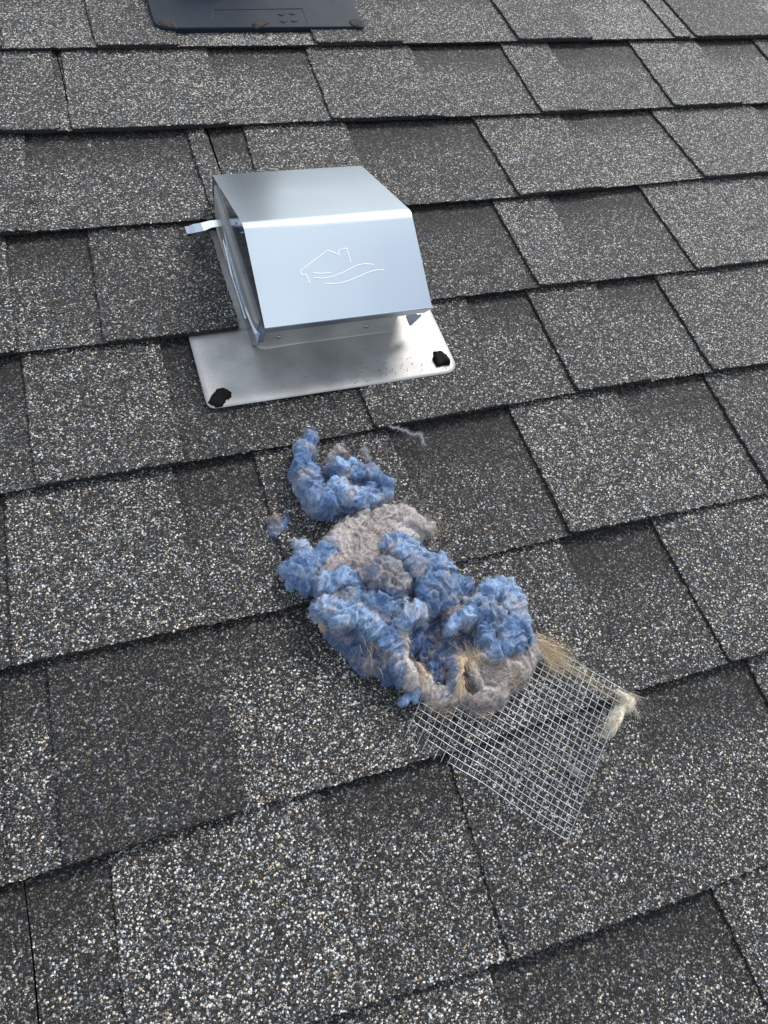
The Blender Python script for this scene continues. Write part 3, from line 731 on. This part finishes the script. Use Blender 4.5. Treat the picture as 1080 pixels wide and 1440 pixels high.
    disp = (.0025 * f1 + .0011 * f2 + .0013 * g1 + .0013 * g2 + .0011 * f3 + .0005 * f4 + .0026 * (flake - .5)) * np.where(SC[who][:, 2] > SC[who][:, 0] * 1.2, 1.0, .62) * amp * (.35 + .65 * k_)
    co = p + nr * disp[:, None]
    mixn = pn(p + wq, 60, seed + 13) + .7 * pn(p + wq, 170, seed + 14) + .4 * pn(p, 420, seed + 16); fine = pn(p, 760, seed + 15)
    cg = SC[who].reshape(ny, nx, 3)
    for _ in range(9): cg = (cg + np.roll(cg, 1, 0) + np.roll(cg, -1, 0) + np.roll(cg, 1, 1) + np.roll(cg, -1, 1)) / 5
    col = cg.reshape(-1, 3); sc_own = SC[who]; wmix = np.clip(.5 + .9 * pn(p, 330, seed + 30), 0, 1)[:, None]; col = col * wmix + sc_own * (1 - wmix)
    t = (.06 + np.clip((mixn - .08) * 1.8, 0, 1) * .60)[:, None]; dust = GREY * (1.0 + .3 * pn(p, 90, seed + 18))[:, None]
    isblue = (SC[who][:, 2] > SC[who][:, 0] * 1.3)[:, None]; col = np.where(isblue, col * (1 - t) + dust * t, col * (1 + .25 * mixn[:, None]))
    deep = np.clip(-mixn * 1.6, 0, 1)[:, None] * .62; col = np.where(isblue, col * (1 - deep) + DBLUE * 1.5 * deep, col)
    tip = (np.clip((fr - .45) * 2.2, 0, 1) * (fr < .9))[:, None] * .45; col = col * (1 - tip) + (col * .9 + .16) * tip
    col *= (1 + .40 * fine)[:, None]; col = np.clip(col, .01, .85)
    L4 = live.reshape(ny, nx); cell = L4[:-1, :-1] & L4[1:, :-1] & L4[:-1, 1:] & L4[1:, 1:]
    jj, ii = np.nonzero(cell); idx = jj * nx + ii; Q = np.c_[idx, idx + 1, idx + nx + 1, idx + nx]; cls = S[who[idx], 5].astype(int)
    outs = []
    for c, nm in enumerate(names):
        F = Q[cls == c]
        if not len(F): continue
        used, inv = np.unique(F, return_inverse=True); inv = inv.reshape(F.shape)
        o = mesh_obj(nm, co[used], inv.tolist(), M_LINT, parent, smooth=True)
        ca = o.data.color_attributes.new('tint', 'FLOAT_COLOR', 'POINT'); ca.data.foreach_set('color', np.c_[col[used], np.ones(len(used))].ravel())
        nf = int(fib * len(F) / len(Q))
        if nf > 20: fuzz('fibres', o, co[used], nr[used], inv, col[used], nf, lmin=.0015, lmax=lmax, up=up)
        outs.append(o)
    return outs
def ribbons(name, parent, P0, D, N0, L, Wd, COL, curl, segs=4, mat=None):
    """many flat hair ribbons in one mesh"""
    n = len(P0); s = np.linspace(0, 1, segs + 1); V = np.empty((n, segs + 1, 2, 3)); 
    side = np.cross(D, N0); side /= np.linalg.norm(side, axis=1)[:, None] + 1e-9
    ph = rng.uniform(0, 6.28, (n, 2)); fr = rng.uniform(1.5, 4.5, (n, 2))
    tw = rng.uniform(0, 3.14, n); wdir = side * np.cos(tw)[:, None] + N0 * np.sin(tw)[:, None]
    for j, t in enumerate(s):
        c = P0 + D * (L * t)[:, None] + side * (curl * L * (np.sin(ph[:, 0] + fr[:, 0] * t) - np.sin(ph[:, 0])))[:, None] + N0 * (curl * .8 * L * (np.sin(ph[:, 1] + fr[:, 1] * t) - np.sin(ph[:, 1])))[:, None]
        w_ = (Wd * (1 - .75 * t))[:, None] * .5
        V[:, j, 0] = c - wdir * w_; V[:, j, 1] = c + wdir * w_
    V = V.reshape(-1, 3); b = np.arange(n)[:, None] * (2 * (segs + 1)); F = []
    for j in range(segs): F.append(np.c_[b + 2 * j, b + 2 * j + 1, b + 2 * j + 3, b + 2 * j + 2])
    F = np.concatenate(F); bs = np.array(BASE.get(parent.name) or list(parent['base']))
    me = bpy.data.meshes.new(name); me.vertices.add(len(V)); me.vertices.foreach_set('co', (V - bs).ravel())
    me.loops.add(F.size); me.loops.foreach_set('vertex_index', F.ravel().astype(np.int32)); me.polygons.add(len(F))
    me.polygons.foreach_set('loop_start', np.arange(0, F.size, 4, dtype=np.int32)); me.polygons.foreach_set('loop_total', np.full(len(F), 4, dtype=np.int32))
    me.materials.append(mat or M_FIB); me.update(calc_edges=True); me.validate()
    ca = me.color_attributes.new('tint', 'FLOAT_COLOR', 'POINT'); cc = np.repeat(COL, 2 * (segs + 1), axis=0); ca.data.foreach_set('color', np.c_[cc, np.ones(len(cc))].ravel())
    o = bpy.data.objects.new(name, me); C.objects.link(o); o.parent = parent; BASE[o.name] = list(bs); o['kind'] = 'stuff'
    return o
def fuzz(name, parent, co, nr, faces, col, n, lmin=.003, lmax=.010, wd=.00016, up=.55):
    f = np.array(faces)[:, :3]; a, b, c = co[f[:, 0]], co[f[:, 1]], co[f[:, 2]]
    ar = np.linalg.norm(np.cross(b - a, c - a), axis=1); ar *= (nr[f[:, 0]][:, 2] > -.35); idx = rng.choice(len(f), n, p=ar / ar.sum())
    r1, r2 = rng.random(n), rng.random(n); q = r1 + r2 > 1; r1[q] = 1 - r1[q]; r2[q] = 1 - r2[q]
    P0 = a[idx] + (b - a)[idx] * r1[:, None] + (c - a)[idx] * r2[:, None]; N0 = nr[f[idx, 0]]
    # neighbouring fibres lean the same way
    k = rng.normal(0, 1, (n, 3)); flow = np.c_[np.sin(P0[:, 0] * 140 + P0[:, 1] * 60), np.cos(P0[:, 1] * 120 - P0[:, 0] * 50), np.sin(P0[:, 2] * 200)]
    D = k * .8 + flow; D -= N0 * (D * N0).sum(1)[:, None]; D /= np.linalg.norm(D, axis=1)[:, None] + 1e-9
    D = D + N0 * rng.uniform(-.05, up, n)[:, None]; D /= np.linalg.norm(D, axis=1)[:, None]
    L = rng.uniform(lmin, lmax, n); CC = col[f[idx, 0]] * np.exp(rng.normal(.14, .42, n))[:, None] + rng.uniform(0, .05, n)[:, None]
    return ribbons(name, parent, P0 - N0 * .0003, D, N0, L, wd * rng.uniform(.6, 1.3, n), np.clip(CC, 0, .85), .16)

pile = thing('lint_pile', P(590, 870, 0), 'large heap of matted blue and grey dryer lint half covering the wire mesh', 'lint pile')
blue = [
 (BLUE, .8, [(400, 803, 4, 7), (418, 800, 7, 15), (440, 793, 9, 20), (456, 782, 10, 18)]),
 (LBLUE, .7, [(417, 766, 8, 5), (430, 774, 9, 6), (446, 785, 10, 7), (458, 792, 10, 6)]),
 (BLUE, .8, [(470, 763, 10, 9), (456, 782, 11, 14), (445, 805, 10, 17)]),
 (LBLUE, .8, [(462, 822, 14, 13), (482, 816, 19, 13), (498, 820, 19, 12), (508, 832, 16, 10)]),
 (BLUE, .7, [(500, 846, 18, 14), (530, 846, 20, 15), (555, 842, 22, 16)]),
 (LBLUE, .9, [(545, 772, 14, 12), (568, 776, 20, 16), (590, 785, 23, 17), (608, 798, 22, 15), (625, 793, 18, 9), (634, 802, 14, 8)]),
 (BLUE, .9, [(590, 805, 24, 18), (606, 822, 23, 18), (612, 842, 20, 16), (628, 830, 18, 14), (648, 826, 12, 9), (657, 820, 9, 6)]),
 (LBLUE, .6, [(562, 868, 29, 9), (575, 859, 31, 11), (590, 851, 31, 11)]),
 (LBLUE, .8, [(456, 855, 14, 11), (480, 862, 18, 12), (505, 868, 20, 12), (525, 882, 21, 12)]),
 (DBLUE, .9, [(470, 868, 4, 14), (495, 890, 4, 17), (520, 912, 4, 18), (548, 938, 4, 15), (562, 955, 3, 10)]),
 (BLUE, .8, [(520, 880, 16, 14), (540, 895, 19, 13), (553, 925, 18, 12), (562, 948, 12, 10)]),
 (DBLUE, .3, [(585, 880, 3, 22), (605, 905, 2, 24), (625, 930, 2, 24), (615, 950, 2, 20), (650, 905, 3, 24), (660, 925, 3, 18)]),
 (LBLUE, .9, [(672, 838, 16, 9), (690, 828, 20, 13), (708, 828, 20, 13), (716, 845, 21, 14), (728, 862, 20, 12), (738, 880, 18, 11), (745, 897, 14, 9)]),
 (BLUE, .9, [(665, 852, 18, 12), (685, 856, 23, 13), (703, 865, 23, 13)]),
 (LBLUE, .9, [(644, 874, 20, 10), (656, 866, 22, 12), (672, 866, 22, 10)]),
 (BLUE, .9, [(690, 882, 20, 11), (684, 905, 22, 12), (700, 918, 21, 12), (720, 905, 22, 13), (715, 885, 21, 13)]),
 (DBLUE * 1.3, .9, [(733, 885, 12, 10), (742, 905, 10, 11), (738, 920, 9, 9)]),
 (BLUE, .8, [(643, 930, 17, 4), (645, 950, 17, 4), (639, 970, 13, 5), (622, 980, 9, 6)]),
 (LBLUE * .9, .6, [(570, 980, 3, 5), (580, 975, 5, 6), (594, 969, 7, 6)]),
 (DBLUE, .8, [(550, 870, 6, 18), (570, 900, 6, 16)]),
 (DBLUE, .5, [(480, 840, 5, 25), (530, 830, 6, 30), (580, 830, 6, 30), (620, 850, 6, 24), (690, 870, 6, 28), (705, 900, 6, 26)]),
]
grey = [
 (LGREY, .35, [(512, 712, 8, 6), (506, 730, 8, 14), (497, 750, 9, 20), (488, 772, 10, 20)]),
 (GREY, .35, [(535, 725, 9, 13), (528, 750, 11, 20), (515, 775, 12, 20), (500, 795, 13, 18)]),
 (LGREY, .40, [(548, 722, 10, 8), (572, 728, 12, 13), (592, 738, 10, 11), (602, 742, 7, 7)]),
 (LGREY, .40, [(560, 742, 9, 14), (550, 758, 10, 14), (580, 748, 8, 10)]),
 (GREY, .6, [(470, 792, 13, 15), (490, 806, 16, 15), (512, 798, 18, 16)]),
 (GREYB, .8, [(520, 806, 21, 15), (540, 806, 24, 18), (552, 822, 24, 17)]),
 (GREYB, .8, [(470, 842, 15, 10), (492, 848, 17, 12), (515, 858, 19, 11), (535, 868, 19, 9)]),
 (GREY, .8, [(628, 862, 15, 9), (640, 855, 16, 9)]),
 (LGREY, .8, [(560, 890, 22, 7), (563, 910, 20, 8), (566, 932, 17, 9), (570, 952, 13, 10), (585, 964, 10, 9), (603, 970, 8, 9)]),
 (GREY, .9, [(603, 974, 6, 10), (625, 983, 7, 9), (650, 986, 9, 10), (678, 982, 11, 9), (702, 970, 12, 10), (714, 953, 13, 8), (732, 942, 13, 9), (748, 926, 12, 9), (751, 906, 11, 9)]),
 (GREY * .8, .9, [(603, 976, 2, 8), (625, 989, 2, 8), (650, 995, 3, 8), (678, 993, 4, 9), (704, 981, 5, 9), (718, 962, 6, 9), (736, 951, 6, 9), (750, 934, 6, 8)]),
 (GREY * .8, .7, [(670, 930, 12, 14), (688, 940, 11, 15), (705, 936, 11, 15), (725, 925, 11, 13)]),
 (GREY * .6, .6, [(662, 962, 7, 12), (690, 968, 7, 13), (710, 955, 9, 12)]),
 (LGREY, .9, [(660, 935, 19, 4), (668, 945, 18, 4), (682, 957, 17, 4.5), (698, 966, 16, 5), (712, 960, 16, 4)]),
 (LGREY * .9, .9, [(664, 924, 21, 5), (678, 926, 21, 5), (700, 926, 20, 5), (718, 938, 17, 5), (735, 934, 16, 4)]),
]
tan = [
 (TAN * .75, .7, [(452, 860, 8, 5), (458, 872, 5, 5), (475, 879, 6, 5), (492, 880, 6, 4)]),
 (TAN, .9, [(588, 935, 14, 3), (594, 948, 15, 4), (600, 960, 12, 4)]),
 (TAN * 1.15, .9, [(650, 930, 20, 3.5), (651, 948, 19, 4), (648, 965, 15, 4), (641, 984, 9, 5)]),
]
upg = lambda s: s
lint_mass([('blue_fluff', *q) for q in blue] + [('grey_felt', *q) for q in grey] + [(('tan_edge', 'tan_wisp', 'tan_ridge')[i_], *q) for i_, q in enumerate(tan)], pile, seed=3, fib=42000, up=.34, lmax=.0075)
# long stray hairs
def hairs(parent, name, specs, col, wd=.00022):
    P0 = []; D = []; L = []; CO = []
    for (x, y, z, dx, dy, spread, ln, n) in specs:
        for _ in range(n):
            a = P(x + rng.normal(0, spread), y + rng.normal(0, spread), (z + rng.normal(0, 1.5)) / 1000)
            b = P(x + dx, y + dy, z / 1000); c = P(x, y, z / 1000); d = (b - c); d /= np.linalg.norm(d)
            d = d + rng.normal(0, .28, 3) * np.array([1, 1, .5]); d /= np.linalg.norm(d)
            P0.append(a); D.append(d); L.append(ln * rng.uniform(.5, 1.3) / 1000); CO.append(col * rng.uniform(.7, 1.5))
    P0, D, L, CO = map(np.array, (P0, D, L, CO)); N0 = np.cross(D, rng.normal(0, 1, D.shape)); N0 /= np.linalg.norm(N0, axis=1)[:, None]
    return ribbons(name, parent, P0, D, N0, L, np.full(len(L), wd), np.clip(CO, 0, .8), .10, segs=7)
HT = np.array([.48, .38, .25]); HG = np.array([.36, .34, .34])
hairs(pile, 'stray_hairs', [(752, 903, 9, 30, 18, 5, 26, 260), (765, 915, 7, 30, 20, 6, 22, 220), (735, 945, 9, -30, 20, 8, 16, 130), (690, 985, 7, -20, 6, 9, 18, 160), (648, 955, 19, 0, 18, 3, 16, 110),
    (595, 948, 15, 3, 16, 3, 14, 60), (668, 935, 22, -8, -16, 8, 15, 150), (600, 740, 9, 8, 10, 8, 9, 120), (500, 775, 14, 10, -12, 24, 10, 260), (465, 875, 9, 16, 4, 6, 14, 160),
    (700, 950, 17, 15, -8, 12, 18, 200), (620, 890, 10, 30, -5, 18, 22, 18), (640, 985, 6, -20, 4, 8, 20, 120), (530, 900, 20, 10, 20, 12, 12, 80)], HT)
hairs(pile, 'stray_hairs', [(520, 720, 9, 20, -4, 16, 10, 180), (560, 735, 12, 16, 4, 14, 12, 180), (540, 790, 20, 10, -10, 20, 10, 240), (570, 930, 18, 4, 12, 6, 9, 140), (690, 940, 20, 12, 8, 14, 14, 200), (420, 800, 9, -12, 4, 12, 8, 60),
    (560, 880, 2, 6, 3, 90, 9, 70), (820, 1010, 1, 8, 6, 50, 8, 40), (600, 790, 24, 8, -8, 20, 6, 120), (715, 850, 22, 10, -6, 16, 6, 120)], HG)

clump = thing('lint_clump', P(470, 680, 0), 'curled bright blue lint clump with an upright point, just above the large heap', 'lint clump')
up_blue = [
 (BLUE, .9, [(441, 612, 12, 5), (437, 625, 12, 9), (431, 642, 12, 13), (429, 662, 11, 13), (433, 680, 11, 14), (446, 694, 12, 16), (465, 700, 13, 17)]),
 (LBLUE, .9, [(465, 690, 16, 12), (478, 684, 20, 12), (485, 695, 18, 12), (500, 698, 13, 12), (515, 700, 10, 11)]),
 (LBLUE, .9, [(470, 655, 15, 6), (484, 650, 18, 7), (497, 649, 17, 6)]),
 (BLUE, .8, [(472, 668, 13, 8), (492, 665, 16, 8), (512, 664, 15, 7)]),
 (BLUE, .8, [(505, 660, 15, 7), (520, 667, 16, 9), (536, 674, 13, 8), (549, 678, 9, 6)]),
 (LBLUE, .8, [(520, 690, 9, 10), (535, 697, 7, 8), (545, 688, 6, 7), (525, 706, 6, 7)]),
 (DBLUE, .7, [(455, 705, 4, 14), (480, 712, 4, 12), (500, 708, 4, 12), (520, 680, 5, 13), (495, 682, 5, 16)]),
]
up_grey = [(GREY, .7, [(462, 652, 8, 6), (470, 640, 12, 6), (480, 633, 14, 5), (488, 637, 12, 4)]), (GREYB, .5, [(462, 668, 4, 9), (470, 660, 4, 9)])]
lint_mass([('blue_fluff', *q) for q in up_blue] + [('grey_wisp', *q) for q in up_grey], clump, seed=31, fib=13000, warp=.7, up=.36, lmax=.007)
hairs(clump, 'stray_hairs', [(470, 650, 12, 14, -14, 6, 10, 120), (545, 682, 8, 12, -6, 5, 5, 60), (425, 675, 9, -8, 4, 8, 4, 60)], HG)

tuft = thing('lint_tuft', P(391, 734, 0), 'tiny isolated tuft of blue lint with a grey top, left of the heap', 'lint tuft')
lint_mass([('blue_fluff', DBLUE * 1.8, .4, [(380, 742, -3, 5), (385, 748, -3, 5), (393, 746, -3, 6), (402, 738, -3, 6), (406, 727, -3, 5), (400, 722, -3, 4)]), ('blue_fluff', BLUE, .4, [(390, 738, -1, 7)]), ('grey_top', GREY * .8, .4, [(380, 732, -1, 5), (388, 726, 0, 6), (393, 732, 0, 5)])], tuft, seed=43, tufts=0, warp=.5, amp=.6, fib=3500, lmax=.004)
def strand(name, pts, label, seed, r=.9, cat='lint strand'):
    p3 = [P(x, y, z / 1000) for x, y, z in pts]; t = thing(name, p3[0], label, cat)
    cur = resample([tuple(p) for p in p3], 40); V = []; F = []
    rr = [r / 1000 * (.6 + .6 * abs(noise.noise(Vector((i * .3, seed, 0))))) * (1 - .5 * abs(i / 20 - 1) ** 3) for i in range(40)]
    cur = [Vector(c) + Vector((noise.noise(Vector((i * .35, seed, 1))), noise.noise(Vector((i * .35, seed, 5))), 0)) * .0012 for i, c in enumerate(cur)]
    tube(cur, .001, V, F, 7, rr=rr); o = mesh_obj('thread', V, F, M_LINT, t, smooth=True)
    ca = o.data.color_attributes.new('tint', 'FLOAT_COLOR', 'POINT'); ca.data.foreach_set('color', [.30, .31, .34, 1] * len(V))
    n = 700; idx = rng.integers(0, 39, n); A = np.array([cur[i] for i in idx]); D = np.array([(cur[i + 1] - cur[i]).normalized() for i in idx]) + rng.normal(0, .5, (n, 3)); D /= np.linalg.norm(D, axis=1)[:, None]
    N0 = np.cross(D, rng.normal(0, 1, D.shape)); N0 /= np.linalg.norm(N0, axis=1)[:, None]
    ribbons('fibres', o, A, D, N0, rng.uniform(.002, .006, n), np.full(n, .00014), np.tile(np.array([.42, .42, .45]), (n, 1)), .15)
strand('lint_strand', [(547, 600, 3), (558, 602, 3), (570, 606, 3), (580, 611, 3), (588, 610, 3), (594, 616, 3), (596, 625, 2)], 'thin pale grey twisted thread of lint lying below the vent flange', 3)
strand('lint_wisp', [(513, 629, 4), (514, 636, 4), (517, 645, 2)], 'short pale upright wisp beside the top of the curled blue clump', 8, 1.1, 'lint wisp')

# ------------------------------------------------------------------ hardware cloth
scr = thing('wire_mesh', P(730, 1040, 0), 'flat rectangle of welded galvanised wire mesh poking out from under the lint heap', 'wire mesh')
NA, NB = 26, 23      # cells along the lower-left side, cells along the right side
c_bot, c_left, c_right, c_top = [np.array(q, float) for q in ((797, 1182), (571, 1032), (879, 972), (652, 843))]
def zscr(s, t): return .003 + .0035 * math.sin(math.pi * s) * math.sin(math.pi * t) + .0025 * t
A3, B3, C3, D3 = P(*c_bot, .002), P(*c_left, .003), P(*c_right, .005), P(*c_top, .004)
def SP(s, t):   # s: from the lower corner to the left corner, t: from the lower-left side to the far side
    p = A3 * (1 - s) * (1 - t) + B3 * s * (1 - t) + C3 * (1 - s) * t + D3 * s * t; p = p.copy(); p[2] = zscr(s, t)
    wv = .0009 * noise.noise(Vector((s * 3, t * 3, 4))); p[0] += wv; p[1] += .0009 * noise.noise(Vector((s * 3, t * 3, 9)))
    p[2] += .0014 * noise.noise(Vector((s * 4, t * 4, 1))); return p
wr = .00023
for i in range(NA + 1):       # wires running away from the lower-left side
    s = i / NA; t0 = -.008 - random.uniform(0, .01); t1 = 1.01
    if i > NA * .62: t0 -= .018 * (1 if i % 2 else .4)
    V = []; F = []; ph = random.uniform(-.0004, .0004)
    pts = [SP(s, t) + np.array([ph * (t - .5), 0, 0]) for t in np.linspace(t0, t1, 26)]; tube(pts, wr, V, F, 5); mesh_obj('wire', V, F, M_WIRE, scr, smooth=True)
for j in range(NB + 1):       # wires running from the right side to the left
    t = j / NB; s0 = -.012 - random.uniform(0, .012); s1 = 1.01
    if j == 0: s1 = .74
    if j == 1: s1 = .9
    V = []; F = []
    pts = [SP(s, t) + np.array([0, 0, .0006]) for s in np.linspace(s0, s1, 26)]; tube(pts, wr, V, F, 5); mesh_obj('wire', V, F, M_WIRE, scr, smooth=True)

knot = thing('lint_roll', P(870, 1005, 0), 'cream felted roll of lint wrapped over the right corner of the wire mesh', 'lint roll')
CRM = np.array([.72, .63, .50]); CG = np.array([.52, .48, .40])
lint_mass([('felt', CRM, .8, [(866, 971, 5, 3), (878, 977, 6, 4), (887, 985, 6, 4), (887, 995, 5, 4)]), ('felt', CG, .4, [(880, 988, 4, 5), (874, 996, 4, 6), (868, 1006, 4, 6), (862, 1018, 3, 6), (856, 1031, 1, 5)]),
      ('felt', CRM * .9, .8, [(878, 998, 6, 3), (874, 1010, 6, 3), (866, 1024, 5, 3), (861, 1033, 3, 3)]), ('felt', CRM * .6, .6, [(876, 984, 4, 6)])], knot, seed=53, tufts=0, warp=.22, amp=.5, fib=3500, lmax=.004, up=.25)
hairs(knot, 'stray_hairs', [(884, 978, 6, 14, 8, 3, 14, 40), (888, 990, 5, 6, 14, 3, 14, 30), (862, 1015, 7, -8, 10, 8, 9, 90), (848, 1030, 5, -6, 8, 6, 6, 50)], np.array([.55, .5, .42]), .00016)
fr = thing('hair_fringe', P(790, 935, 0), 'blond combed hair strands trailing along the top edge of the wire mesh', 'hair')
hairs(fr, 'strands', [(760 + i * 9, 912 + i * 6, 6, 26, 15, 5, 24, 20 - i) for i in range(11)] + [(780, 930, 6, 16, 18, 14, 14, 70)], np.array([.46, .38, .24]), .00018)
sp_ = thing('lint_fleck', P(812, 1086, 0), 'small grey fluff fleck caught in the lower right of the mesh', 'lint fleck')
lint_mass([('fluff', GREY, .7, [(810, 1085, 2, 4), (815, 1088, 2, 4)])], sp_, seed=61, tufts=0, warp=.3, amp=.4, fib=700, lmax=.004)
